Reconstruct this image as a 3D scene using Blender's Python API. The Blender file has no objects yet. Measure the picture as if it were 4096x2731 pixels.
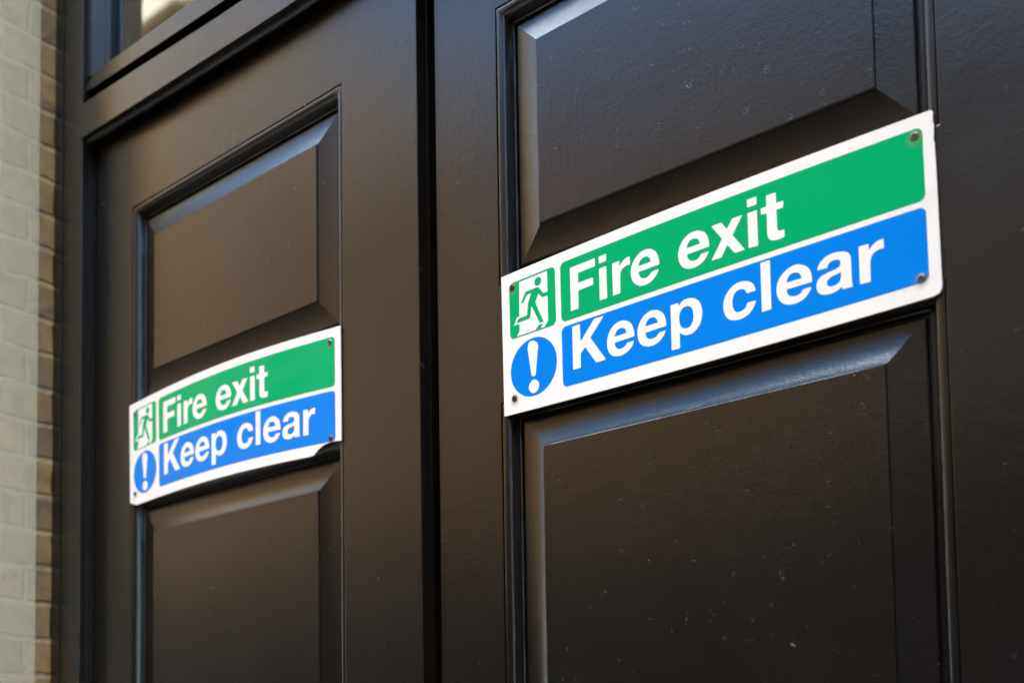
import bpy, bmesh, math, random
from mathutils import Vector, noise as mnoise
S = 4.0 / 3.0            # drawing units of the survey -> metres (sign 600 x 200 mm)
Z0 = 1.495               # height of the survey origin above the pavement
sc = bpy.context.scene
def V(x, y, z):
    return Vector((x * S, y * S, (z + Z0) * S))

# ------------------------------------------------------------------ camera
cd = bpy.data.cameras.new('camera')
cam = bpy.data.objects.new('camera', cd)
sc.collection.objects.link(cam)
sc.camera = cam
cam.location = V(1.38946, -0.85345, -0.40508)
yaw, pitch, roll = 0.6721, 0.05618, -0.01596
cyw, syw, cp, sp = math.cos(yaw), math.sin(yaw), math.cos(pitch), math.sin(pitch)
fwd = Vector((-syw * cp, cyw * cp, sp))
rgt = Vector((cyw, syw, 0.0))
up = rgt.cross(fwd)
r2 = rgt * math.cos(roll) + up * math.sin(roll)
u2 = -rgt * math.sin(roll) + up * math.cos(roll)
from mathutils import Matrix
cam.rotation_euler = Matrix((r2, u2, -fwd)).transposed().to_euler()
cd.sensor_width = 36.0
cd.lens = 4205.59 / 4096 * 36.0
cd.shift_x = (2048 - 2042.3) / 4096
cd.shift_y = (2755.05 - 1365.5) / 4096
cd.clip_start = 0.02
cd.clip_end = 500
cd.dof.use_dof = True
cd.dof.focus_distance = 1.43
cd.dof.aperture_fstop = 3.2

# ------------------------------------------------------------------ light
SUN_EL, SUN_ROT = math.radians(50), math.radians(20)
w = bpy.data.worlds.new("World")
sc.world = w
w.use_nodes = True
nt = w.node_tree
sky = nt.nodes.new('ShaderNodeTexSky')
sky.sky_type = 'NISHITA'
sky.sun_disc = False
sky.sun_elevation = SUN_EL
sky.sun_rotation = SUN_ROT
sky.ozone_density = 2.5
sky.dust_density = 0.6
def wn(t, **kw):
    n = nt.nodes.new(t)
    for k, v in kw.items(): setattr(n, k, v)
    return n
tint = wn('ShaderNodeMix', data_type='RGBA', blend_type='MULTIPLY')      # a clear, slightly cyan northern sky
tint.inputs['Factor'].default_value = 1.0
tint.inputs['B'].default_value = (0.86, 1.06, 1.06, 1)
nt.links.new(sky.outputs[0], tint.inputs['A'])
tc = wn('ShaderNodeTexCoord')
sx = wn('ShaderNodeSeparateXYZ'); nt.links.new(tc.outputs['Generated'], sx.inputs[0])
cn = wn('ShaderNodeTexNoise'); cn.inputs['Scale'].default_value = 2.6; cn.inputs['Detail'].default_value = 6; cn.inputs['Roughness'].default_value = 0.55
nt.links.new(tc.outputs['Generated'], cn.inputs['Vector'])
cm = wn('ShaderNodeMapRange', interpolation_type='SMOOTHSTEP'); cm.inputs[1].default_value = 0.40; cm.inputs[2].default_value = 0.58
nt.links.new(cn.outputs['Fac'], cm.inputs[0])
em = wn('ShaderNodeMapRange', interpolation_type='SMOOTHSTEP'); em.inputs[1].default_value = 0.68; em.inputs[2].default_value = 0.84
nt.links.new(sx.outputs[2], em.inputs[0])
mm = wn('ShaderNodeMath', operation='MULTIPLY'); nt.links.new(cm.outputs[0], mm.inputs[0]); nt.links.new(em.outputs[0], mm.inputs[1])
cl = wn('ShaderNodeMix', data_type='RGBA')
cl.inputs['B'].default_value = (16.8, 19.0, 21.5, 1)
nt.links.new(mm.outputs[0], cl.inputs['Factor']); nt.links.new(tint.outputs['Result'], cl.inputs['A'])
nt.links.new(cl.outputs['Result'], nt.nodes['Background'].inputs[0])
nt.nodes['Background'].inputs[1].default_value = 0.15
sd = bpy.data.lights.new('sun', 'SUN')
sd.energy = 5.0
sd.angle = math.radians(0.5)
sd.color = (1.0, 0.93, 0.82)
sun = bpy.data.objects.new('sun', sd)
sc.collection.objects.link(sun)
dsun = Vector((math.sin(SUN_ROT) * math.cos(SUN_EL), math.cos(SUN_ROT) * math.cos(SUN_EL), math.sin(SUN_EL)))
sun.rotation_euler = dsun.to_track_quat('Z', 'Y').to_euler()
sun.location = (0, 0, 20)
sc.view_settings.view_transform = 'Standard'
sc.view_settings.look = 'None'
sc.view_settings.gamma = 1.0
sc.view_settings.use_curve_mapping = False
sc.view_settings.exposure = 2.85

# ------------------------------------------------------------------ helpers
def link(o, parent=None):
    sc.collection.objects.link(o)
    if parent:
        o.parent = parent
    return o
def thing(name, label, cat, loc=None, group=None):
    o = bpy.data.objects.new(name, None)
    o.empty_display_size = 0.05
    o.location = loc if loc else (0, 0, 0)
    o['label'] = label
    o['category'] = cat
    if group:
        o['group'] = group
    return link(o)
def mesh_obj(name, bm, mat, parent=None, smooth=False, label=None):
    me = bpy.data.meshes.new(name)
    bmesh.ops.recalc_face_normals(bm, faces=bm.faces)
    if parent:
        for v in bm.verts:
            v.co -= parent_loc(parent)
    bm.to_mesh(me)
    bm.free()
    me.materials.append(mat)
    for p in me.polygons:
        p.use_smooth = smooth
    o = bpy.data.objects.new(name, me)
    if label:
        o['label'] = label
    return link(o, parent)
def parent_loc(p):
    l = Vector(p.location)
    while p.parent:
        p = p.parent
        l += Vector(p.location)
    return l
def structure(name, bm, mat, smooth=False):
    o = mesh_obj(name, bm, mat, None, smooth)
    o['kind'] = 'structure'
    return o
def prism(bm, poly, y0, y1, bev=0.0008, skip=None):
    """poly: (x, z) outline, extruded from y0 (front) to y1; bevelled edges except where skip(mid) says so"""
    a = [bm.verts.new(V(x, y0, z)) for x, z in poly]
    b = [bm.verts.new(V(x, y1, z)) for x, z in poly]
    n = len(poly)
    fs = [bm.faces.new(a), bm.faces.new(b[::-1])]
    for i in range(n):
        fs.append(bm.faces.new((a[i], b[i], b[(i + 1) % n], a[(i + 1) % n])))
    if bev:
        es = set(e for f in fs for e in f.edges)
        if skip:
            keep = []
            for e in es:
                m = (e.verts[0].co + e.verts[1].co) / 2
                if not skip(m.x / S, m.y / S, m.z / S - Z0):
                    keep.append(e)
            es = keep
        bmesh.ops.bevel(bm, geom=list(es), offset=bev * S, segments=2, profile=0.6, affect='EDGES', clamp_overlap=True)
    return fs
def box(bm, x0, x1, y0, y1, z0, z1, bev=0.0008, skip=None):
    return prism(bm, [(x0, z0), (x1, z0), (x1, z1), (x0, z1)], y0, y1, bev, skip)
def interp(x, pts):
    if x <= pts[0][0]:
        return pts[0][1]
    for (a, b), (c, d) in zip(pts, pts[1:]):
        if x <= c:
            return b + (d - b) * (x - a) / (c - a)
    return pts[-1][1]
def ring(bm, x0, x1, z0, z1, y, prof, step=0.012, amp=0.0, cap=False, zi=1.0):
    """mitred frame round a rectangle: prof = (inset, depth); subdivided sides with a slight hand-painted wobble"""
    def loop(s, d, k):
        X0, X1, Z0_, Z1 = x0 + s, x1 - s, z0 + s * zi, z1 - s * zi
        nx = max(2, int((x1 - x0) / step)); nz = max(2, int((z1 - z0) / step))
        pts = []
        for i in range(nx): pts.append((X0 + (X1 - X0) * i / nx, Z0_))
        for i in range(nz): pts.append((X1, Z0_ + (Z1 - Z0_) * i / nz))
        for i in range(nx): pts.append((X1 - (X1 - X0) * i / nx, Z1))
        for i in range(nz): pts.append((X0, Z1 - (Z1 - Z0_) * i / nz))
        out = []
        for (px, pz) in pts:
            n = mnoise.noise(Vector((px * 60 + k * 3.1, pz * 60, y * 50 + k))) * amp
            m = mnoise.noise(Vector((px * 60 + 9.3, pz * 60, y * 50 + k * 2.7))) * amp
            out.append(bm.verts.new(V(px + m, y + d + n, pz + m)))
        return out
    loops = [loop(s, d, k) for k, (s, d) in enumerate(prof)]
    for A, B in zip(loops, loops[1:]):
        n = len(A)
        for i in range(n):
            bm.faces.new((A[i], A[(i + 1) % n], B[(i + 1) % n], B[i]))
    if cap:
        bm.faces.new(loops[-1])
    return loops

# ------------------------------------------------------------------ materials
def newmat(name):
    m = bpy.data.materials.new(name)
    m.use_nodes = True
    n = m.node_tree.nodes
    return m, m.node_tree, n['Principled BSDF'], n['Material Output']
def N(nt, t, **kw):
    n = nt.nodes.new(t)
    for k, v in kw.items():
        setattr(n, k, v)
    return n
def math_n(nt, op, a, b=None, c=None, clamp=False):
    n = N(nt, 'ShaderNodeMath', operation=op, use_clamp=clamp)
    for i, v in enumerate((a, b, c)):
        if v is None: continue
        if isinstance(v, (int, float)): n.inputs[i].default_value = v
        else: nt.links.new(v, n.inputs[i])
    return n.outputs[0]
def mixc(nt, f, a, b):
    n = N(nt, 'ShaderNodeMix', data_type='RGBA')
    for s, v in ((n.inputs['Factor'], f), (n.inputs['A'], a), (n.inputs['B'], b)):
        if isinstance(v, (int, float)): s.default_value = v
        elif isinstance(v, tuple): s.default_value = v + (1,)
        else: nt.links.new(v, s)
    return n.outputs['Result']
def noise_n(nt, vec, scale, detail=2, rough=0.5, dist=0.0):
    n = N(nt, 'ShaderNodeTexNoise')
    n.inputs['Scale'].default_value = scale
    n.inputs['Detail'].default_value = detail
    n.inputs['Roughness'].default_value = rough
    n.inputs['Distortion'].default_value = dist
    nt.links.new(vec, n.inputs['Vector'])
    return n.outputs['Fac']
def pos_n(nt, scale=(1, 1, 1), loc=(0, 0, 0)):
    g = N(nt, 'ShaderNodeNewGeometry')
    m = N(nt, 'ShaderNodeMapping')
    m.inputs['Scale'].default_value = scale
    m.inputs['Location'].default_value = loc
    nt.links.new(g.outputs['Position'], m.inputs['Vector'])
    return m.outputs[0]
def smooth_step(nt, v, a, b):
    n = N(nt, 'ShaderNodeMapRange', interpolation_type='SMOOTHSTEP')
    n.inputs['From Min'].default_value = a
    n.inputs['From Max'].default_value = b
    nt.links.new(v, n.inputs['Value'])
    return n.outputs[0]

def paint(name, base=(0.0060, 0.0040, 0.0026), rough=0.22, stroke='z', dust=1.0, lump=0.40):
    """old gloss paint: orange-peel lumps, brush strokes, lint, dust"""
    m, nt, P, out = newmat(name)
    p = pos_n(nt)
    sv = (330, 330, 22) if stroke == 'z' else (22, 330, 330)
    st = noise_n(nt, pos_n(nt, sv), 1.0, 3, 0.6)
    lp = noise_n(nt, p, 380, 2, 0.5)
    lp2 = noise_n(nt, p, 130, 2, 0.5)
    big = noise_n(nt, p, 5, 3, 0.5)
    # lint fibres: thin contour lines of a noise, kept only in small patches
    f1 = math_n(nt, 'ABSOLUTE', math_n(nt, 'SUBTRACT', noise_n(nt, p, 95, 1, 0.5, 0.6), 0.5))
    line = smooth_step(nt, f1, 0.006, 0.0015)
    mask = smooth_step(nt, noise_n(nt, pos_n(nt, (1, 1, 1), (3, 5, 7)), 62, 0, 0.5), 0.76, 0.785)
    fib = math_n(nt, 'MULTIPLY', line, mask)
    vo = N(nt, 'ShaderNodeTexVoronoi')
    vo.inputs['Scale'].default_value = 240
    nt.links.new(p, vo.inputs['Vector'])
    sel = N(nt, 'ShaderNodeSeparateColor')
    nt.links.new(vo.outputs['Color'], sel.inputs[0])
    rad = math_n(nt, 'MULTIPLY', math_n(nt, 'SUBTRACT', sel.outputs[0], 0.60, clamp=True), 0.24)
    dot = math_n(nt, 'LESS_THAN', vo.outputs['Distance'], rad)
    patch = smooth_step(nt, noise_n(nt, p, 9, 2, 0.6), 0.42, 0.66)
    dot = math_n(nt, 'MULTIPLY', dot, patch)
    d = math_n(nt, 'MULTIPLY', math_n(nt, 'MAXIMUM', fib, math_n(nt, 'MULTIPLY', dot, 0.55)), dust, clamp=True)
    c = mixc(nt, big, base, tuple(x * 1.35 for x in base))
    c = mixc(nt, math_n(nt, 'MULTIPLY', d, 0.3), c, (0.30, 0.29, 0.27))
    P.inputs['IOR'].default_value = 1.52
    nt.links.new(c, P.inputs['Base Color'])
    r = math_n(nt, 'ADD', math_n(nt, 'MULTIPLY', big, 0.10), rough - 0.05)
    r = math_n(nt, 'ADD', r, math_n(nt, 'MULTIPLY', lp, 0.05))
    r = math_n(nt, 'ADD', r, math_n(nt, 'MULTIPLY', d, 0.3), clamp=True)
    nt.links.new(r, P.inputs['Roughness'])
    h = math_n(nt, 'ADD', math_n(nt, 'MULTIPLY', lp, lump), math_n(nt, 'MULTIPLY', lp2, lump * 1.2))
    h = math_n(nt, 'ADD', h, math_n(nt, 'MULTIPLY', st, 0.6))
    h = math_n(nt, 'ADD', h, math_n(nt, 'MULTIPLY', d, 0.8))
    h = math_n(nt, 'ADD', h, math_n(nt, 'MULTIPLY', noise_n(nt, p, 28, 2, 0.5), 2.2 * lump))
    b = N(nt, 'ShaderNodeBump')
    b.inputs['Strength'].default_value = 0.8
    b.inputs['Distance'].default_value = 0.0004
    nt.links.new(h, b.inputs['Height'])
    nt.links.new(b.outputs[0], P.inputs['Normal'])
    return m
M_stile = paint('paint_stile', stroke='z')
M_rail = paint('paint_rail', stroke='x')
M_panel = paint('paint_panel', stroke='z', rough=0.21)
M_mould = paint('paint_moulding', stroke='z', rough=0.19, dust=0.5, lump=0.15)
M_frame = paint('paint_frame', stroke='z', dust=0.6)
M_bar = paint('paint_bar', stroke='x', dust=0.5)

def simple(name, col, rough=0.6, metal=0.0, nscale=None, namp=0.3, bump=0.0):
    m, nt, P, out = newmat(name)
    P.inputs['Roughness'].default_value = rough
    P.inputs['Metallic'].default_value = metal
    if nscale:
        p = pos_n(nt)
        f = noise_n(nt, p, nscale, 5, 0.65)
        nt.links.new(mixc(nt, f, tuple(x * (1 - namp) for x in col), tuple(min(1, x * (1 + namp)) for x in col)), P.inputs['Base Color'])
        if bump:
            b = N(nt, 'ShaderNodeBump')
            b.inputs['Distance'].default_value = bump
            nt.links.new(f, b.inputs['Height'])
            nt.links.new(b.outputs[0], P.inputs['Normal'])
    else:
        P.inputs['Base Color'].default_value = col + (1,)
    return m

def brick_mat(name, c1, c2, mort, bw=0.12, rh=0.075, zoff=-0.0425, ms=0.006):
    m, nt, P, out = newmat(name)
    g = N(nt, 'ShaderNodeNewGeometry')
    s = N(nt, 'ShaderNodeSeparateXYZ')
    nt.links.new(g.outputs['Position'], s.inputs[0])
    wob = noise_n(nt, g.outputs['Position'], 14, 2)
    wz = math_n(nt, 'MULTIPLY', math_n(nt, 'SUBTRACT', wob, 0.5), 0.016)
    cx = math_n(nt, 'ADD', math_n(nt, 'ADD', math_n(nt, 'ADD', s.outputs[0], s.outputs[1]), wz), -0.028)
    cz = math_n(nt, 'ADD', math_n(nt, 'ADD', s.outputs[2], zoff), wz)
    cv = N(nt, 'ShaderNodeCombineXYZ')
    nt.links.new(cx, cv.inputs[0]); nt.links.new(cz, cv.inputs[1])
    b = N(nt, 'ShaderNodeTexBrick')
    b.inputs['Scale'].default_value = 1.0
    b.inputs['Brick Width'].default_value = bw
    b.inputs['Row Height'].default_value = rh
    b.inputs['Mortar Size'].default_value = ms
    b.inputs['Mortar Smooth'].default_value = 0.7
    b.inputs['Color1'].default_value = c1 + (1,)
    b.inputs['Color2'].default_value = c2 + (1,)
    b.inputs['Mortar'].default_value = mort + (1,)
    nt.links.new(cv.outputs[0], b.inputs['Vector'])
    blot = noise_n(nt, g.outputs['Position'], 22, 5, 0.7, 0.4)
    dirt = smooth_step(nt, blot, 0.4, 0.75)
    c = mixc(nt, math_n(nt, 'MULTIPLY', dirt, 0.75), b.outputs['Color'], (0.08, 0.055, 0.03))
    nt.links.new(c, P.inputs['Base Color'])
    P.inputs['Roughness'].default_value = 0.85
    h = math_n(nt, 'ADD', math_n(nt, 'MULTIPLY', b.outputs['Fac'], -1.0), math_n(nt, 'MULTIPLY', blot, 0.9))
    bu = N(nt, 'ShaderNodeBump')
    bu.inputs['Distance'].default_value = 0.006
    nt.links.new(h, bu.inputs['Height'])
    nt.links.new(bu.outputs[0], P.inputs['Normal'])
    return m
M_brick = brick_mat('stock_brick', (0.30, 0.16, 0.05), (0.16, 0.10, 0.038), (0.26, 0.18, 0.085), ms=0.008)
M_opp = brick_mat('buff_brick', (0.56, 0.37, 0.19), (0.46, 0.30, 0.15), (0.52, 0.42, 0.28), ms=0.005)
M_opp3 = brick_mat('orange_brick', (0.25, 0.138, 0.045), (0.185, 0.10, 0.033), (0.24, 0.16, 0.08), ms=0.005)
M_opp2 = brick_mat('brown_brick', (0.05, 0.03, 0.02), (0.035, 0.022, 0.015), (0.07, 0.055, 0.04), ms=0.005)
M_stone = simple('cream_stone', (0.62, 0.56, 0.42), 0.8, nscale=6, namp=0.15, bump=0.002)
M_pave = simple('pavement_stone', (0.26, 0.22, 0.17), 0.85, nscale=18, namp=0.25, bump=0.002)
M_road = simple('asphalt', (0.06, 0.055, 0.05), 0.9, nscale=60, namp=0.4, bump=0.003)
M_dark = simple('interior_dark', (0.03, 0.03, 0.035), 0.9)
M_winframe = simple('window_paint', (0.20, 0.15, 0.10), 0.5)

# glass
def glass_mat(name, tint=(0.02, 0.03, 0.03)):
    m, nt, P, out = newmat(name)
    P.inputs['Base Color'].default_value = tint + (1,)
    P.inputs['Roughness'].default_value = 0.03
    P.inputs['IOR'].default_value = 1.6
    tr = N(nt, 'ShaderNodeBsdfTransparent')
    tr.inputs[0].default_value = (0.75, 0.8, 0.78, 1)
    mx = N(nt, 'ShaderNodeMixShader')
    fr = N(nt, 'ShaderNodeFresnel'); fr.inputs[0].default_value = 1.6
    gl = N(nt, 'ShaderNodeBsdfGlossy'); gl.inputs['Roughness'].default_value = 0.02
    f = math_n(nt, 'MULTIPLY', fr.outputs[0], 1.7, clamp=True)
    nt.links.new(f, mx.inputs[0]); nt.links.new(tr.outputs[0], mx.inputs[1]); nt.links.new(gl.outputs[0], mx.inputs[2])
    nt.links.new(mx.outputs[0], out.inputs['Surface'])
    return m
M_glass = glass_mat('pane_glass')
M_win = simple('far_window_glass', (0.03, 0.035, 0.04), 0.05)

# ------------------------------------------------------------------ ground
def flat(x0, x1, y0, y1, z):
    bm = bmesh.new()
    bm.faces.new([bm.verts.new((x, y, z)) for x, y in ((x0, y0), (x1, y0), (x1, y1), (x0, y1))])
    return bm
structure('ground', flat(-80, 80, -80, 80, -0.13), M_road)
def slab(x0, x1, y0, y1, z0, z1, bev=0.01):
    bm = bmesh.new()
    r = bmesh.ops.create_cube(bm, size=1)
    for v in r['verts']:
        v.co = Vector((x0 + (v.co.x + .5) * (x1 - x0), y0 + (v.co.y + .5) * (y1 - y0), z0 + (v.co.z + .5) * (z1 - z0)))
    if bev:
        bmesh.ops.bevel(bm, geom=list(bm.edges), offset=bev, segments=2, affect='EDGES')
    return bm
structure('road', flat(-60, 60, -6.2, -2.4, -0.124), M_road)
structure('pavement', slab(-60, 60, -2.4, 3.0, -0.12, 0.0), M_pave)
structure('pavement_opposite', slab(-60, 60, -12, -6.2, -0.12, 0.0), M_pave)

# ------------------------------------------------------------------ facade the doors stand in
XL, XR, YF = -0.185 * S, 1.345 * S, -0.117 * S
ZT = (1.25 + Z0) * S
bb = thing('brick_building', 'yellow stock brick building whose reveal frames the dark double doors', 'building', (XL, YF, 0))
def part_boxes(name, boxes, mat, parent, bev=0.004, label=None):
    bm = bmesh.new()
    for (a, b, c, d, e, f) in boxes:
        t = slab(a, b, c, d, e, f, bev)
        me = bpy.data.meshes.new('t'); t.to_mesh(me); t.free(); bm.from_mesh(me); bpy.data.meshes.remove(me)
    return mesh_obj(name, bm, mat, parent, False, label)
part_boxes('wall', [(-14, XL, YF, 0.35, 0, ZT), (XR, 14, YF, 0.35, 0, ZT), (-14, 14, YF, 0.35, ZT + 0.001, 15.0)], M_brick, bb, 0.006)
part_boxes('cornice', [(-14.05, 14.05, YF - 0.12, YF - 0.001, 14.3, 14.7)], M_stone, bb, 0.02)
part_boxes('room_wall', [(-1.2, 3.2, 1.2, 1.3, 0.0, 4.2), (-1.3, -1.201, 0.36, 1.2, 0, 4.2), (3.201, 3.3, 0.36, 1.2, 0, 4.2), (-1.2, 3.2, 0.36, 1.2, 4.2, 4.3)], M_dark, bb, 0)

# stand-in translucent layer that pales the outer part of the brick reveal
m, ntm, P, out = newmat('pale_translucent')
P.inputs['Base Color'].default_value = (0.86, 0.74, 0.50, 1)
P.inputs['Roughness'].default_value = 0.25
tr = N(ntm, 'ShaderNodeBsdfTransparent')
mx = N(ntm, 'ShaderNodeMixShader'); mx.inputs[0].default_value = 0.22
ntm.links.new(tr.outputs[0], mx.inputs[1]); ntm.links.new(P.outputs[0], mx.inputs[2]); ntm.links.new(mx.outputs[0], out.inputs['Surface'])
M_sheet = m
ob = mesh_obj('pale_layer', slab(XL + 0.002, XL + 0.004, YF + 0.001, -0.0495 * S, 0.6, ZT - 0.4, 0.0004), M_sheet)
ob['label'] = 'pale translucent layer covering the outer part of the brick reveal'
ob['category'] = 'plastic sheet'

# ------------------------------------------------------------------ buildings across the street
def far_building(name, label, x0, x1, yf, h, mat, floors, cols, gh=3.4, hw=None, attic=None):
    t = thing(name, label, 'building', ((x0 + x1) / 2, yf, 0), None)
    part_boxes('wall', [(x0, x1, yf - 8, yf, 0, attic or h)], mat, t, 0.03)
    if attic:
        part_boxes('attic_storey', [(x0, x1, yf - 8, yf, attic + .001, h)], M_opp, t, 0.03)
        part_boxes('stone_band', [(x0 - .02, x1 + .02, yf + 0.002, yf + 0.22, attic + 1.45, attic + 2.1)], M_stone, t, 0.03)
    part_boxes('cornice', [(x0 - .02, x1 + .02, yf + 0.002, yf + 0.35, h - 0.55, h + 0.002)], M_stone if attic else mat, t, 0.03)
    part_boxes('string_course', [(x0 - .02, x1 + .02, yf + 0.002, yf + 0.16, gh, gh + 0.3)], mat, t, 0.03)
    fh = ((hw or h) - gh - 0.8) / floors
    cw = (x1 - x0) / cols
    for f in range(floors):
        for c in range(cols):
            cx = x0 + cw * (c + .5)
            zb = gh + 0.75 + f * fh
            ww, wh = 0.55, fh - 1.15
            fr = part_boxes('window', [(cx - ww, cx - ww + .08, yf + .003, yf + .06, zb, zb + wh), (cx + ww - .08, cx + ww, yf + .003, yf + .06, zb, zb + wh),
                                (cx - ww + .081, cx + ww - .081, yf + .003, yf + .06, zb, zb + .08), (cx - ww + .081, cx + ww - .081, yf + .003, yf + .06, zb + wh - .08, zb + wh),
                                (cx - ww + .081, cx + ww - .081, yf + .003, yf + .05, zb + wh / 2 - .03, zb + wh / 2 + .03)], M_winframe, t, 0.005)
            part_boxes('pane', [(cx - ww + .082, cx + ww - .082, yf + .003, yf + .02, zb + .082, zb + wh - .082)], M_win, fr, 0)
            part_boxes('sill', [(cx - ww - .1, cx + ww + .1, yf + .003, yf + .18, zb - .12, zb - .002)], mat, fr, 0.01)
    # shopfront band
    part_boxes('shopfront', [(x0 + .4, x1 - .4, yf + .003, yf + .12, 0.4, gh - .4)], M_dark, t, 0.01)
    part_boxes('fascia', [(x0 + .3, x1 - .3, yf + .003, yf + .2, gh - .39, gh - .002)], M_dark, t, 0.01)
far_building('terrace_building', 'tallest building at the left across the street, brown below a pale sunlit attic storey', -34, -12.5, -8.6, 15.5, M_opp3, 2, 6, hw=10.5, attic=12.2)
far_building('terrace_building', 'mid height sunlit brown building across the street, between the tall and the dark one', -12.48, -2.0, -8.6, 8.9, M_opp3, 2, 4)
far_building('terrace_building', 'low dark brown brick building across the street, straight opposite the doors', -1.98, 8.0, -8.6, 8.3, M_opp2, 2, 4)
far_building('terrace_building', 'taller dark brown building across the street, furthest to the right', 8.02, 32.0, -8.6, 13.0, M_opp2, 3, 9)

# ------------------------------------------------------------------ door frame
fr = thing('door_frame', 'dark brown painted door frame with a glazed transom above the leaves', 'door frame', V(0.58, -0.024, -Z0))
BB = [(-.1, .5462), (.12, .5375), (.35, .5297), (.385, .5288), (1.3, .5275)]
BT = [(-.1, .5999), (.068, .5911), (.246, .5809), (.40, .576), (1.3, .574)]
LT = [(-.1, .5414), (.155, .5347), (.433, .5314), (1.3, .5300)]
def zs(x, a, off=0.0): return interp(x, a) + off
XS = [-.1, -.04, .02, .07, .12, .18, .246, .30, .35, .385, .45, .6, .8, 1.0, 1.255]
YB = -0.0262
def jamb(x0, x1, name='jamb', label=None):
    bm = bmesh.new()
    box(bm, x0, x1, -0.024, 0.06, -Z0, 1.25, 0.0008)
    return mesh_obj(name, bm, M_frame, fr, False, label)
jl = jamb(-0.1553, -0.1002)
jr = jamb(1.2550, 1.3100)
for a, b in ((-0.1848, -0.1612), (1.3160, 1.3448)):
    bm = bmesh.new()
    box(bm, a, b, -0.0235, 0.05, -Z0, 1.2498, 0.0008)
    mesh_obj('architrave', bm, M_frame, fr)
for a, b in ((-0.1613, -0.1552), (1.3099, 1.3161)):
    bm = bmesh.new()
    box(bm, a, b, -0.012, 0.04, -Z0, 1.2496, 0)
    mesh_obj('groove_strip', bm, M_frame, fr)
# draught strips on the jambs
for a, b in ((-0.1001, -0.0985), (1.2534, 1.2549)):
    bm = bmesh.new()
    box(bm, a, b, -0.0125, -0.0085, -Z0, 0.54, 0.0003)
    mesh_obj('weather_strip', bm, M_mould, fr)
# transom bar
bm = bmesh.new()
prism(bm, [(x + (-.0008 if x == -.1 else 0), zs(x, BB)) for x in XS] + [(x + (-.0008 if x == -.1 else 0), zs(x, BT)) for x in XS[::-1]], YB, -0.0105, 0.0007)
mesh_obj('transom_bar', bm, M_bar, fr)
bm = bmesh.new()
prism(bm, [(x, zs(x, BB, .0075)) for x in XS] + [(x, zs(x, BT, -.006)) for x in XS[::-1]], -0.0104, 0.05, 0)
mesh_obj('transom_rebate', bm, M_bar, fr)
# soffit bead
bm = bmesh.new()
bead = [(-0.0190, .0006), (-0.0176, -.0034), (-0.0156, -.0052), (-0.0132, -.0062), (-0.0112, -.0060), (-0.0100, -.0046), (-0.0096, .0066)]
rows = []
for x in XS:
    rows.append([bm.verts.new(V(x, y, zs(x, BB) + dz)) for y, dz in bead])
for A, B in zip(rows, rows[1:]):
    for i in range(len(bead) - 1):
        bm.faces.new((A[i], B[i], B[i + 1], A[i + 1]))
mesh_obj('soffit_bead', bm, M_mould, fr, True)
# transom sash
ts = thing('transom_window', 'x', 'x', V(0.58, -0.018, 0.6))
for k in ('label', 'category'): del ts[k]
ts.parent = fr
ts.location = V(0.58, -0.018, 0.6) - V(0.58, -0.024, -Z0)
SB = [(-.1, .6243), (.1956, .6097), (.4, .602), (1.3, .596)]
SG = [(-.09, .6460), (.1364, .6412), (.4, .634), (1.3, .628)]
XS2 = [-.0995, -.04, .02, .08, .14, .2, .3, .4, .6, .9, 1.2545]
bm = bmesh.new()
prism(bm, [(x, zs(x, SB)) for x in XS2] + [(x, zs(x, SG)) for x in XS2[::-1]], -0.018, 0.03, 0.0006)
mesh_obj('sash_rail', bm, M_bar, ts)
bm = bmesh.new()
box(bm, -.0995, 1.2545, -0.018, 0.03, 1.20, 1.249, 0.0006)
mesh_obj('sash_rail', bm, M_bar, ts)
for sgn, xa in ((1, -.0995), (-1, 1.2545)):
    bm = bmesh.new()
    prof = [(0, -.018), (.0150, -.018), (.0280, -.0050), (.0325, -.0050), (.0375, 0.0000), (.0375, .03), (0, .03)]
    vs = []
    for z in (0.640, 1.201):
        vs.append([bm.verts.new(V(xa + sgn * a, b, z)) for a, b in prof])
    for i in range(len(prof)):
        j = (i + 1) % len(prof)
        bm.faces.new((vs[0][i], vs[0][j], vs[1][j], vs[1][i]))
    bm.faces.new(vs[0]); bm.faces.new(vs[1][::-1])
    mesh_obj('sash_stile', bm, M_frame, ts)
bm = bmesh.new()
box(bm, -.070, 1.225, 0.008, 0.012, 0.62, 1.22, 0)
mesh_obj('pane', bm, M_glass, ts)

# ------------------------------------------------------------------ door leaves
MP = [(.0002, .0022), (.0004, .0034), (.0010, .0034), (.0014, .0009), (.0022, .0006), (.0050, .0007), (.0076, .0013), (.0092, .0027), (.0104, .0050),
      (.0114, .0074), (.0122, .0100), (.0130, .0126), (.0160, .0120), (.0170, .0132), (.0178, .0172), (.0206, .0174)]
def panel_prof(b, curved):
    e = b - .0515
    slopes = (5, 6, 7.5, 9.5, 12, 15, 18, 19.5) if curved else (8, 9, 10, 11, 12, 13, 14, 15)
    pts, s_, d_ = [], .0212, .0130
    for a_ in slopes:
        s_ += .0036; d_ -= .0036 * math.tan(math.radians(a_))
        pts.append((s_ + (e if a_ == slopes[-1] else 0), d_))
    return [(.0190, .0190), (.0200, .0138), (.0212, .0130)] + pts + [(b - .0002, .0068), (b + .0001, .0050), (b + .0005, .0045), (b + .0011, .0042)]
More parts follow.
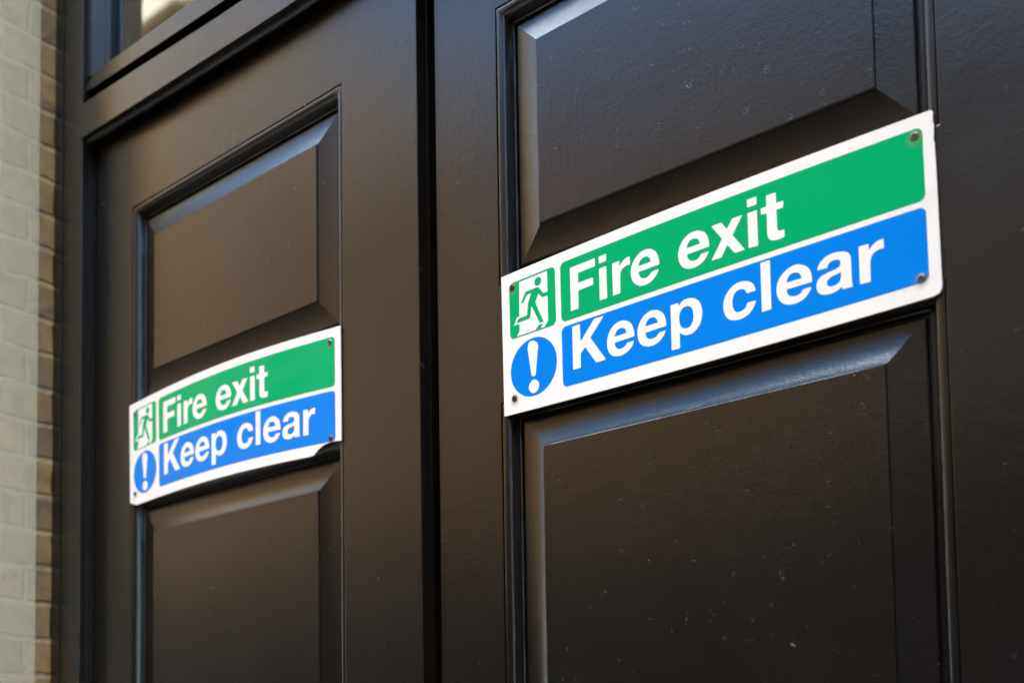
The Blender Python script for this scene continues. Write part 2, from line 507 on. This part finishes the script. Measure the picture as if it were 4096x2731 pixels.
def leaf(label, x0, xo0, xo1, x1, y, dz, top, zt=.41207, rt=.10041, rb=-.0285, ins=.0515):
    L = thing('door_leaf', label, 'door', V((x0 + x1) / 2, y + .017, -Z0), 'pair of panelled door leaves')
    zt, rt, rb = zt + dz, rt + dz, rb + dz
    ym, zb, zk = y + .034, -1.488, -1.25
    ztop = lambda x: zs(x, top)
    j = lambda X: (lambda x, yy, z: abs(x - X) < .004)
    # stiles
    bm = bmesh.new()
    prism(bm, [(x0, zb), (xo0, zb), (xo0, ztop(xo0)), (x0, ztop(x0))], y, ym, .0009)
    mesh_obj('stile', bm, M_stile, L)
    bm = bmesh.new()
    prism(bm, [(xo1, zb), (x1, zb), (x1, ztop(x1)), (xo1, ztop(xo1))], y, ym, .0009)
    mesh_obj('stile', bm, M_stile, L)
    # rails: butted between the stiles, no bevel at the joints
    def rail(z0, z1f):
        bm = bmesh.new()
        xs = [xo0 - .0008 + (xo1 - xo0 + .0016) * i / 6 for i in range(7)]
        prism(bm, [(x, z0) for x in xs] + [(x, z1f(x)) for x in xs[::-1]], y, ym, .0009,
              lambda x, yy, z: abs(x - xo0) < .002 or abs(x - xo1) < .002)
        mesh_obj('rail', bm, M_rail, L)
    rail(zt, ztop)
    rail(rb, lambda x: rt)
    rail(zb, lambda x: zk)
    for (za, zc) in ((rt, zt), (zk, rb)):
        bm = bmesh.new()
        ring(bm, xo0, xo1, za, zc, y, MP, amp=.00025)
        mo = mesh_obj('panel_moulding', bm, M_mould, L, True)
        bm = bmesh.new()
        ring(bm, xo0, xo1, za, zc, y, panel_prof(ins, za == zk), amp=.00008, cap=True, zi=1.06)
        pa = mesh_obj('raised_panel', bm, M_panel, L, False)
        for o_, an in ((mo, 38), (pa, 9.0)):
            md = o_.modifiers.new('edges', 'EDGE_SPLIT'); md.split_angle = math.radians(an)
        for p_ in pa.data.polygons: p_.use_smooth = True
    return L
LL = leaf('left door leaf, set forward, with a chipped fire exit sign on it', -.0983, 0, .46, .5865, 0, 0, LT)
RL = leaf('right door leaf, set slightly back, nearest the camera, with an unchipped sign', .6025, .693, 1.153, 1.2532, .0134, -.00635, [(0, .528), (2, .528)])
bm = bmesh.new(); box(bm, .560, .5873, .0172, .0335, -1.488, .5285, .0004); mesh_obj('meeting_strip', bm, M_mould, LL)
bm = bmesh.new(); box(bm, .5885, .620, .0355, .050, -1.488, .5275, .0004); mesh_obj('meeting_strip', bm, M_mould, RL)

GLYPHS = [
  ('green', [(90.52, 130.6, 1), (121.21, 130.73, 1), (121.13, 122.76, 1), (100.41, 122.38, 1), (100.28, 112.76, 1), (118.5, 112.7, 1), (118.35, 105.51, 1), (100.21, 104.77, 1), (100.02, 87.11, 1), (90.4, 87.15, 1)]),
  ('green', [(286.49, 131.13, 1), (295.71, 131.06, 1), (295.68, 124.04, 1), (286.65, 124.0, 1)]),
  ('green', [(286.53, 119.1, 1), (295.74, 119.1, 1), (295.67, 87.78, 1), (286.5, 88.12, 1)]),
  ('green', [(125.82, 130.54, 1), (134.67, 130.83, 1), (134.62, 123.84, 1), (125.87, 123.64, 1)]),
  ('green', [(125.9, 118.77, 1), (134.64, 118.83, 1), (134.61, 87.66, 1), (125.79, 87.51, 1)]),
  ('green', [(141.39, 119.0, 1), (149.96, 118.99, 1), (149.95, 113.47, 1), (152.75, 116.73, 0), (156.78, 119.17, 0), (162.0, 119.76, 1), (161.99, 111.75, 1), (157.5, 111.98, 0), (152.99, 110.07, 0), (150.89, 106.6, 0), (150.41, 101.81, 1), (150.19, 87.91, 1), (141.34, 87.81, 1)]),
  ('green', [(194.6, 101.89, 1), (194.25, 107.19, 0), (192.58, 112.5, 0), (189.45, 116.69, 0), (184.16, 119.63, 0), (178.66, 120.48, 0), (173.34, 119.31, 0), (168.38, 115.98, 0), (164.29, 110.72, 0), (162.6, 104.71, 0), (162.9, 99.73, 0), (164.66, 94.73, 0), (167.91, 90.93, 0), (173.09, 87.96, 0), (179.29, 87.37, 0), (184.56, 88.48, 0), (189.4, 91.46, 0), (192.34, 94.58, 0), (193.88, 97.88, 1), (186.34, 97.74, 1), (184.37, 95.76, 0), (180.98, 93.96, 0), (176.69, 94.18, 0), (173.41, 96.2, 0), (171.89, 99.08, 0), (171.6, 101.6, 1)]),
  ('green', [(171.72, 107.24, 1), (172.51, 110.24, 0), (175.01, 112.71, 0), (178.4, 113.69, 0), (181.72, 113.06, 0), (184.2, 110.92, 0), (185.49, 107.31, 1)]),
  ('green', [(247.46, 102.0, 1), (247.47, 106.33, 0), (246.28, 111.35, 0), (243.23, 116.35, 0), (237.18, 119.7, 0), (231.41, 120.39, 0), (225.98, 119.39, 0), (220.89, 116.3, 0), (217.05, 111.22, 0), (215.26, 105.47, 0), (215.41, 99.91, 0), (217.29, 94.62, 0), (220.75, 90.59, 0), (226.06, 88.14, 0), (231.86, 87.64, 0), (237.68, 88.84, 0), (242.2, 91.34, 0), (245.42, 94.99, 0), (246.95, 97.99, 1), (239.2, 97.91, 1), (237.07, 95.47, 0), (233.9, 94.1, 0), (229.63, 94.39, 0), (226.83, 96.03, 0), (224.96, 98.56, 0), (224.45, 101.69, 1)]),
  ('green', [(224.42, 107.5, 1), (225.16, 110.24, 0), (227.52, 113.02, 0), (230.7, 113.97, 0), (234.25, 113.31, 0), (236.84, 111.4, 0), (238.27, 107.52, 1)]),
  ('green', [(250.37, 119.16, 1), (260.69, 119.42, 1), (266.03, 111.78, 1), (271.47, 119.41, 1), (281.58, 119.27, 1), (271.27, 104.76, 1), (282.84, 88.3, 1), (272.84, 88.14, 1), (265.94, 97.6, 1), (259.38, 88.17, 1), (249.35, 88.47, 1), (260.76, 104.66, 1)]),
  ('green', [(304.89, 128.7, 1), (314.14, 128.31, 1), (314.1, 119.27, 1), (320.72, 118.87, 1), (320.56, 113.17, 1), (314.19, 113.21, 1), (314.12, 97.5, 1), (314.58, 95.52, 0), (316.14, 94.35, 0), (317.92, 94.19, 0), (320.69, 94.13, 1), (320.58, 87.67, 1), (316.71, 87.08, 0), (312.23, 87.25, 0), (308.67, 88.38, 0), (306.04, 90.47, 0), (304.91, 93.77, 0), (304.78, 97.17, 1), (304.94, 113.09, 1), (299.46, 113.47, 1), (299.52, 119.11, 1), (304.84, 119.27, 1)]),
  ('blue', [(91.5, 71.32, 1), (100.89, 71.28, 1), (101.16, 53.73, 1), (118.11, 71.62, 1), (129.78, 71.65, 1), (113.16, 54.45, 1), (131.06, 29.0, 1), (119.45, 28.6, 1), (106.4, 47.26, 1), (101.04, 42.02, 1), (100.65, 28.18, 1), (91.2, 28.09, 1)]),
  ('blue', [(164.41, 42.75, 1), (164.23, 47.34, 0), (162.63, 53.08, 0), (159.6, 57.3, 0), (153.76, 60.54, 0), (147.78, 61.22, 0), (142.14, 59.65, 0), (137.32, 55.9, 0), (134.11, 50.54, 0), (132.86, 44.67, 0), (133.38, 38.34, 0), (135.56, 33.55, 0), (139.18, 30.35, 0), (144.25, 28.66, 0), (150.25, 28.42, 0), (155.83, 30.11, 0), (160.5, 33.13, 0), (162.9, 36.32, 0), (163.72, 38.84, 1), (156.15, 38.7, 1), (154.24, 36.59, 0), (150.96, 35.12, 0), (146.8, 35.09, 0), (144.07, 36.46, 0), (142.3, 38.82, 0), (141.77, 42.26, 1)]),
  ('blue', [(141.8, 48.02, 1), (142.74, 50.63, 0), (145.17, 53.46, 0), (148.45, 54.52, 0), (151.67, 53.98, 0), (154.36, 51.98, 0), (155.59, 48.3, 1)]),
  ('blue', [(199.91, 43.16, 1), (199.74, 47.72, 0), (198.21, 52.95, 0), (195.34, 57.44, 0), (189.33, 60.87, 0), (183.62, 61.62, 0), (178.22, 60.23, 0), (173.16, 56.71, 0), (169.35, 51.3, 0), (168.04, 45.22, 0), (168.45, 39.45, 0), (170.51, 34.4, 0), (173.98, 31.27, 0), (179.25, 29.2, 0), (185.44, 28.91, 0), (191.21, 30.43, 0), (195.26, 33.33, 0), (198.0, 36.7, 0), (199.23, 39.19, 1), (191.81, 39.12, 1), (189.97, 36.92, 0), (186.57, 35.41, 0), (182.33, 35.45, 0), (179.1, 36.95, 0), (177.42, 39.41, 0), (177.01, 42.67, 1)]),
  ('blue', [(177.06, 48.66, 1), (178.07, 51.63, 0), (180.67, 54.31, 0), (183.81, 55.12, 0), (186.88, 54.52, 0), (189.44, 52.48, 0), (191.05, 48.55, 1)]),
  ('blue', [(205.19, 60.66, 1), (213.6, 60.61, 1), (213.8, 57.17, 1), (216.99, 60.32, 0), (221.29, 61.9, 0), (227.58, 61.15, 0), (232.9, 58.41, 0), (236.44, 53.79, 0), (238.0, 47.57, 0), (237.58, 41.19, 0), (235.27, 35.31, 0), (231.36, 31.28, 0), (226.26, 28.99, 0), (220.39, 29.21, 0), (216.65, 30.9, 0), (214.03, 33.27, 1), (213.71, 19.01, 1), (204.9, 18.94, 1)]),
  ('blue', [(213.9, 46.86, 0), (214.91, 50.99, 0), (217.6, 54.29, 0), (221.02, 55.17, 0), (223.95, 54.65, 0), (226.82, 52.84, 0), (228.59, 49.07, 0), (228.9, 44.27, 0), (227.95, 39.44, 0), (225.3, 36.15, 0), (221.47, 35.19, 0), (218.55, 35.89, 0), (215.67, 38.18, 0), (214.13, 42.03, 0)]),
  ('blue', [(291.5, 49.58, 1), (290.46, 53.99, 0), (287.74, 57.78, 0), (282.06, 60.58, 0), (275.82, 61.43, 0), (269.87, 59.99, 0), (264.61, 56.2, 0), (260.99, 51.15, 0), (259.53, 45.1, 0), (260.05, 39.25, 0), (262.39, 34.06, 0), (266.08, 30.79, 0), (271.08, 29.13, 0), (277.35, 28.85, 0), (283.25, 30.6, 0), (287.53, 33.9, 0), (290.59, 38.27, 0), (291.61, 40.96, 1), (282.96, 41.17, 1), (281.92, 38.09, 0), (278.91, 35.93, 0), (273.87, 35.44, 0), (270.59, 37.48, 0), (268.9, 41.35, 0), (268.67, 45.95, 0), (269.9, 50.9, 0), (272.56, 53.92, 0), (276.38, 54.78, 0), (279.69, 54.05, 0), (281.93, 51.97, 0), (282.82, 49.46, 1)]),
  ('blue', [(297.06, 72.05, 1), (306.06, 71.91, 1), (305.72, 29.33, 1), (296.82, 29.3, 1)]),
  ('blue', [(343.63, 41.81, 1), (343.61, 46.31, 0), (342.68, 50.95, 0), (339.83, 55.82, 0), (333.06, 59.94, 0), (326.85, 60.52, 0), (321.28, 58.91, 0), (316.38, 55.6, 0), (312.58, 50.47, 0), (311.28, 44.57, 0), (311.68, 39.29, 0), (313.85, 34.25, 0), (317.64, 30.45, 0), (322.67, 28.42, 0), (328.51, 27.85, 0), (334.38, 29.07, 0), (338.74, 31.8, 0), (341.56, 34.96, 0), (342.92, 37.82, 1), (335.4, 37.87, 1), (333.51, 35.51, 0), (330.35, 34.24, 0), (325.69, 34.65, 0), (322.63, 36.34, 0), (320.86, 38.84, 0), (320.53, 42.02, 1)]),
  ('blue', [(320.48, 47.98, 1), (321.72, 51.06, 0), (324.19, 53.63, 0), (327.36, 54.28, 0), (330.83, 53.53, 0), (333.45, 51.2, 0), (334.52, 47.6, 1)]),
  ('blue', [(348.64, 49.86, 1), (357.53, 49.51, 1), (357.97, 50.96, 0), (359.41, 53.04, 0), (362.81, 54.13, 0), (366.5, 53.7, 0), (368.65, 52.17, 0), (369.14, 50.01, 0), (368.06, 47.47, 0), (364.3, 46.13, 0), (358.31, 45.45, 0), (352.24, 44.06, 0), (348.7, 41.16, 0), (347.46, 37.19, 0), (348.09, 32.67, 0), (350.44, 29.45, 0), (354.5, 27.68, 0), (360.45, 27.06, 0), (365.69, 28.15, 0), (369.39, 30.05, 1), (370.16, 27.67, 1), (378.91, 27.52, 1), (378.23, 30.08, 0), (378.12, 40.07, 0), (378.12, 49.34, 0), (377.74, 53.74, 0), (375.83, 56.63, 0), (371.54, 58.92, 0), (364.22, 60.31, 0), (357.46, 59.41, 0), (352.44, 56.65, 0), (349.63, 53.17, 0)]),
  ('blue', [(369.08, 42.43, 1), (364.84, 41.66, 0), (360.34, 40.88, 0), (357.26, 38.94, 0), (356.63, 36.61, 0), (357.43, 34.36, 0), (359.98, 33.02, 0), (363.69, 32.91, 0), (367.47, 34.77, 0), (368.95, 37.9, 0)]),
  ('blue', [(385.07, 58.66, 1), (393.44, 58.37, 1), (393.55, 53.16, 1), (396.68, 56.19, 0), (401.02, 58.31, 0), (405.81, 58.78, 1), (405.85, 50.81, 1), (401.38, 51.13, 0), (397.43, 49.58, 0), (395.17, 46.77, 0), (394.1, 42.17, 1), (393.8, 26.94, 1), (384.82, 27.36, 1)]),
  ('door', [(24.59, 136.96, 1), (61.6, 137.02, 1), (61.39, 85.79, 1), (56.53, 80.6, 1), (51.45, 80.67, 1), (54.8, 84.7, 1), (49.01, 84.49, 1), (44.89, 80.47, 1), (19.8, 80.44, 1), (23.66, 84.77, 1), (23.75, 92.66, 1), (15.81, 92.85, 1), (20.81, 100.45, 1), (23.84, 100.38, 1)]),
  ('man', [(49.7, 124.19, 1), (56.04, 115.7, 1), (61.27, 115.97, 1), (63.06, 115.97, 1), (63.21, 111.66, 1), (61.65, 111.76, 1), (54.34, 111.91, 1), (49.71, 117.42, 1), (45.28, 109.14, 1), (55.6, 86.38, 1), (50.51, 86.47, 1), (40.64, 106.58, 1), (40.02, 106.28, 1), (38.39, 95.66, 1), (36.98, 94.67, 1), (19.61, 94.49, 1), (22.45, 98.03, 1), (23.63, 98.73, 1), (34.05, 98.82, 1), (35.8, 110.59, 1), (37.06, 113.85, 1), (40.32, 120.25, 1), (34.58, 120.47, 1), (29.67, 113.62, 1), (27.95, 113.09, 1), (26.84, 114.46, 1), (32.53, 123.7, 1), (33.7, 124.13, 1)]),
  ('bang', [(40.81, 70.55, 0), (46.01, 67.68, 0), (47.77, 63.28, 1), (43.5, 35.36, 1), (42.72, 33.8, 0), (40.5, 33.5, 0), (38.33, 34.81, 0), (37.8, 36.68, 1), (33.78, 63.94, 1), (34.98, 68.91, 0), (37.26, 70.65, 0)]),
]

# ------------------------------------------------------------------ signs
def sign_mat(name, col, screws, coat=0.0, rough=0.22, rust=1.0):
    m, nt, P, out = newmat(name)
    uv = N(nt, 'ShaderNodeUVMap'); uv.uv_map = 'st'
    base = col
    vo = N(nt, 'ShaderNodeTexVoronoi'); vo.inputs['Scale'].default_value = 38
    nt.links.new(uv.outputs[0], vo.inputs['Vector'])
    sel = N(nt, 'ShaderNodeSeparateColor'); nt.links.new(vo.outputs['Color'], sel.inputs[0])
    rad = math_n(nt, 'MULTIPLY', math_n(nt, 'SUBTRACT', sel.outputs[1], 0.72, clamp=True), 0.16)
    dot = math_n(nt, 'LESS_THAN', vo.outputs['Distance'], rad)
    c = mixc(nt, math_n(nt, 'MULTIPLY', dot, 0.5), base, tuple(x * .35 + .02 for x in col))
    grime = smooth_step(nt, noise_n(nt, uv.outputs[0], 9, 4, 0.6), 0.5, 0.85)
    c = mixc(nt, math_n(nt, 'MULTIPLY', grime, 0.16 if col[0] > .5 else 0.01), c, (0.35, 0.30, 0.22))
    for (s, t) in screws:
        vm = N(nt, 'ShaderNodeVectorMath', operation='SUBTRACT')
        nt.links.new(uv.outputs[0], vm.inputs[0]); vm.inputs[1].default_value = (s / 450, (t - 2.2) / 450, 0)
        ln = N(nt, 'ShaderNodeVectorMath', operation='LENGTH'); nt.links.new(vm.outputs[0], ln.inputs[0])
        r = smooth_step(nt, ln.outputs['Value'], 0.020, 0.006)
        r = math_n(nt, 'MULTIPLY', r, noise_n(nt, uv.outputs[0], 60, 2))
        c = mixc(nt, math_n(nt, 'MULTIPLY', r, 0.75 * rust, clamp=True), c, (0.42, 0.24, 0.10))
    nt.links.new(c, P.inputs['Base Color'])
    P.inputs['Roughness'].default_value = rough
    P.inputs['Specular IOR Level'].default_value = 0.02
    P.inputs['Coat Weight'].default_value = coat
    P.inputs['Coat Roughness'].default_value = 0.06
    b = N(nt, 'ShaderNodeBump'); b.inputs['Strength'].default_value = 0.25; b.inputs['Distance'].default_value = 0.0004
    nt.links.new(noise_n(nt, uv.outputs[0], 30, 2), b.inputs['Height'])
    nt.links.new(b.outputs[0], P.inputs['Normal'])
    return m
def sample(pts):
    """corner-flagged outline -> dense polyline; runs of plain points are splined"""
    n = len(pts)
    out = []
    allsm = all(p[2] == 0 for p in pts)
    for i in range(n):
        a, b = pts[i], pts[(i + 1) % n]
        out.append((a[0], a[1]))
        if a[2] and b[2]:
            continue
        p0 = pts[i - 1] if not a[2] else a
        p3 = pts[(i + 2) % n] if not b[2] else b
        for k in (1, 2, 3, 4, 5):
            t = k / 6
            f = lambda q: 0.5 * (2 * a[q] + (b[q] - p0[q]) * t + (2 * p0[q] - 5 * a[q] + 4 * b[q] - p3[q]) * t * t + (3 * a[q] - p0[q] - 3 * b[q] + p3[q]) * t ** 3)
            out.append((f(0), f(1)))
    return out
def soften(pts, r=0.5):
    """tiny rounding of the corners of a polygon, as a cutter leaves them"""
    out = []
    n = len(pts)
    for i in range(n):
        p, a, b = Vector(pts[i]), Vector(pts[i - 1]), Vector(pts[(i + 1) % n])
        da, db = (a - p), (b - p)
        if da.length < 2.2 * r or db.length < 2.2 * r or abs(da.angle(db) - math.pi) < 0.3:
            out.append(tuple(p)); continue
        A, B = p + da.normalized() * r, p + db.normalized() * r
        for t in (0, .5, 1):
            q = A * (1 - t) ** 2 + p * 2 * t * (1 - t) + B * t * t
            out.append(tuple(q))
    return out
def rrect(x0, x1, y0, y1, r):
    out = []
    for cx, cy, a0 in ((x1 - r, y1 - r, 0), (x0 + r, y1 - r, 90), (x0 + r, y0 + r, 180), (x1 - r, y0 + r, 270)):
        for k in range(7):
            a = math.radians(a0 + 15 * k)
            out.append((cx + r * math.cos(a), cy + r * math.sin(a)))
    return out
def ell(cx, cy, rx, ry, n=40):
    return [(cx + rx * math.cos(2 * math.pi * i / n), cy + ry * math.sin(2 * math.pi * i / n)) for i in range(n)]
def flat_mesh(outlines):
    cu = bpy.data.curves.new('tmp', 'CURVE'); cu.dimensions = '2D'; cu.fill_mode = 'BOTH'
    for o in outlines:
        sp = cu.splines.new('POLY'); sp.points.add(len(o) - 1)
        for p, (x, y) in zip(sp.points, o): p.co = (x, y, 0, 1)
        sp.use_cyclic_u = True
    ob = bpy.data.objects.new('tmp', cu); sc.collection.objects.link(ob)
    bpy.context.view_layer.update()
    me = bpy.data.meshes.new_from_object(ob.evaluated_get(bpy.context.evaluated_depsgraph_get()))
    bm = bmesh.new(); bm.from_mesh(me)
    bpy.data.objects.remove(ob); bpy.data.curves.remove(cu); bpy.data.meshes.remove(me)
    bmesh.ops.remove_doubles(bm, verts=bm.verts, dist=1e-4)
    s = 15
    while s < 450:
        bmesh.ops.bisect_plane(bm, geom=bm.verts[:] + bm.edges[:] + bm.faces[:], plane_co=(s, 0, 0), plane_no=(1, 0, 0))
        s += 15
    return bm
def make_sign(name, label, corners, yb, bulge, bow, plate_pts, screws, mats, screw_mat, group, arc=0.0):
    TL, TR, BR, BL = corners
    root = thing(name, label, 'sign', V((BL[0] + BR[0]) / 2, yb, (BL[1] + BR[1]) / 2), group)
    def mp(s, t, lift=0.0):
        u, v = s / 450, t / 150
        c = 1 - (2 * u - 1) ** 2
        vv = 0.5 + (v - 0.5) * (1 + bow * c)
        x = (TL[0] * (1 - u) + TR[0] * u) * vv + (BL[0] * (1 - u) + BR[0] * u) * (1 - vv)
        z = (TL[1] * (1 - u) + TR[1] * u) * vv + (BL[1] * (1 - u) + BR[1] * u) * (1 - vv)
        z += arc * (0.86 + 0.14 * v) * max(c, 0)
        y = yb - 0.003 - bulge * max(c, 0) ** 1.5 - lift
        return V(x, y, z)
    def put(pname, outlines, lift, mat, thick=0.0, parent=root, extra=None):
        bm = flat_mesh(outlines)
        uvl = bm.loops.layers.uv.new('st')
        if thick:
            r = bmesh.ops.extrude_face_region(bm, geom=bm.faces[:])
            for v in [g for g in r['geom'] if isinstance(g, bmesh.types.BMVert)]:
                v.co.z = -1.0
        for f in bm.faces:
            for l in f.loops: l[uvl].uv = (l.vert.co.x / 450, l.vert.co.y / 450)
        for v in bm.verts:
            back = v.co.z < -0.5
            v.co = mp(v.co.x, v.co.y, -thick if back else lift)
        return mesh_obj(pname, bm, mat, parent)
    put('plate', [plate_pts], 0.0, mats['white'], 0.0015)
    put('green_panel', [rrect(78.2, 440.8, 79.0, 139.2, 5.5)], 0.00012, mats['green'])
    put('blue_panel', [rrect(78.0, 440.6, 13.4, 74.0, 5.5)], 0.00012, mats['blue'])
    G = lambda k: [soften(sample(p)) for l, p in GLYPHS if l == k]
    for k in ('green', 'blue'):
        gl = G(k)
        cut = 200 if k == 'green' else 250
        for word in ([o for o in gl if min(q[0] for q in o) < cut], [o for o in gl if min(q[0] for q in o) >= cut]):
            put('lettering', word, 0.00024, mats['white'])
    sq = put('exit_pictogram', [rrect(10.8, 71.4, 79.2, 139.0, 5.5)], 0.00012, mats['green'])
    put('doorway_shape', G('door'), 0.00024, mats['white'], 0, sq)
    put('running_figure', G('man') + [ell(49.3, 129.9, 4.4, 4.5)], 0.00036, mats['green'], 0, sq)
    ci = put('warning_disc', [ell(40.8, 43.4, 30.4, 30.1, 72)], 0.00012, mats['blue'])
    put('exclamation_mark', [G('bang')[0], ell(40.9, 23.1, 6.7, 6.9)], 0.00024, mats['white'], 0, ci)
    # screws: domed heads with a pressed cross recess
    for q, (s, t) in enumerate(screws):
        c0 = mp(s, t, 0.0)
        bm = bmesh.new()
        R, n = 0.0036 * S, 26
        ang = 0.4 + q * 1.3
        grid = {}
        for i in range(n + 1):
            for j in range(n + 1):
                a, b = (i / n * 2 - 1), (j / n * 2 - 1)
                # square -> disc
                dx, dz = a * math.sqrt(1 - b * b / 2), b * math.sqrt(1 - a * a / 2)
                rr = math.hypot(dx, dz)
                h = math.sqrt(max(0, 1 - (rr * .97) ** 2)) * 0.62
                px, pz = dx * math.cos(ang) + dz * math.sin(ang), -dx * math.sin(ang) + dz * math.cos(ang)
                if (abs(px) < .15 and abs(pz) < .56) or (abs(pz) < .15 and abs(px) < .56):
                    h -= 0.42
                grid[i, j] = bm.verts.new(c0 + Vector((dx * R, -h * R, dz * R)))
        for i in range(n):
            for j in range(n):
                bm.faces.new((grid[i, j], grid[i + 1, j], grid[i + 1, j + 1], grid[i, j + 1]))
        o = mesh_obj('screw', bm, screw_mat[q] if isinstance(screw_mat, list) else screw_mat, root, True)
        md = o.modifiers.new('edges', 'EDGE_SPLIT'); md.split_angle = math.radians(50)
    return root
M_rust = simple('rusty_screw', (0.13, 0.055, 0.03), 0.5, 0.6, nscale=500, namp=0.5, bump=0.0003)
M_steel = simple('dull_steel_screw', (0.20, 0.17, 0.14), 0.5, 0.8, nscale=500, namp=0.4, bump=0.0002)
SR = [(15.2, 134.3), (14.9, 16.2), (434.6, 133.6), (434.4, 17.4)]
SL = [(16.0, 133.6), (14.2, 17.2), (432.7, 133.6), (432.3, 17.8)]
WHITE, GREEN, BLUE = (0.85, 0.735, 0.635), (0.001, 0.33, 0.105), (0.001, 0.180, 0.57)
def mset(tag, scr, coat, rough, rust):
    return {'white': sign_mat('sign_white' + tag, WHITE, scr, coat, rough, rust), 'green': sign_mat('sign_green' + tag, GREEN, scr, coat, rough, rust * .5),
            'blue': sign_mat('sign_blue' + tag, BLUE, scr, coat, rough, rust * .5)}
rng = random.Random(4)
# right sign: top right corner edge nibbled
pr = [(0.3, 0), (443, 0), (447.5, 1.2), (449.6, 4.5)]
z = 8.0
while z < 112:
    pr.append((450.0, z)); z += 12
while z < 148:
    pr.append((450.0 - rng.uniform(0, .9), z)); z += 1.6
pr += [(448.3, 150.0), (0.2, 150.0)]
make_sign('fire_exit_sign', 'intact fire exit keep clear sign screwed to the nearer right leaf', ((.6980, .1012), (.1495 + 1.0, .1066), (1.1512, -.0468), (.6994, -.0511)),
          .0134, .0012, .033, pr, SR, mset('_right', SR, 0.0, 0.3, 1.0), [M_rust, M_rust, M_steel, M_steel], 'fire exit signs on the two leaves')
pl = [(0.2, 6.0), (3.5, 5.2), (7.0, 3.2), (9.5, 4.2), (14.4, 0.3), (200, 0.2), (397, 0.2), (402.5, 1.2), (404.7, 2.6), (410.3, 7.0), (418.5, 10.6), (424.3, 12.2), (431.8, 13.0), (437.1, 13.2), (449.7, 12.3),
      (450, 60), (450, 149.6), (449.4, 150), (243, 150), (242, 149.4), (241, 150), (2.6, 149.6), (0.6, 147.5)]
make_sign('fire_exit_sign', 'fire exit keep clear sign with its lower right corner broken off, on the left leaf', ((-.0004, .1102), (.4580, .1085), (.4586, -.0451), (.0034, -.0425)),
          0.0, .0062, .0, pl, SL, mset('_left', SL, 0.14, 0.22, .5), [M_steel, M_steel, M_steel, M_rust], 'fire exit signs on the two leaves', .0060)
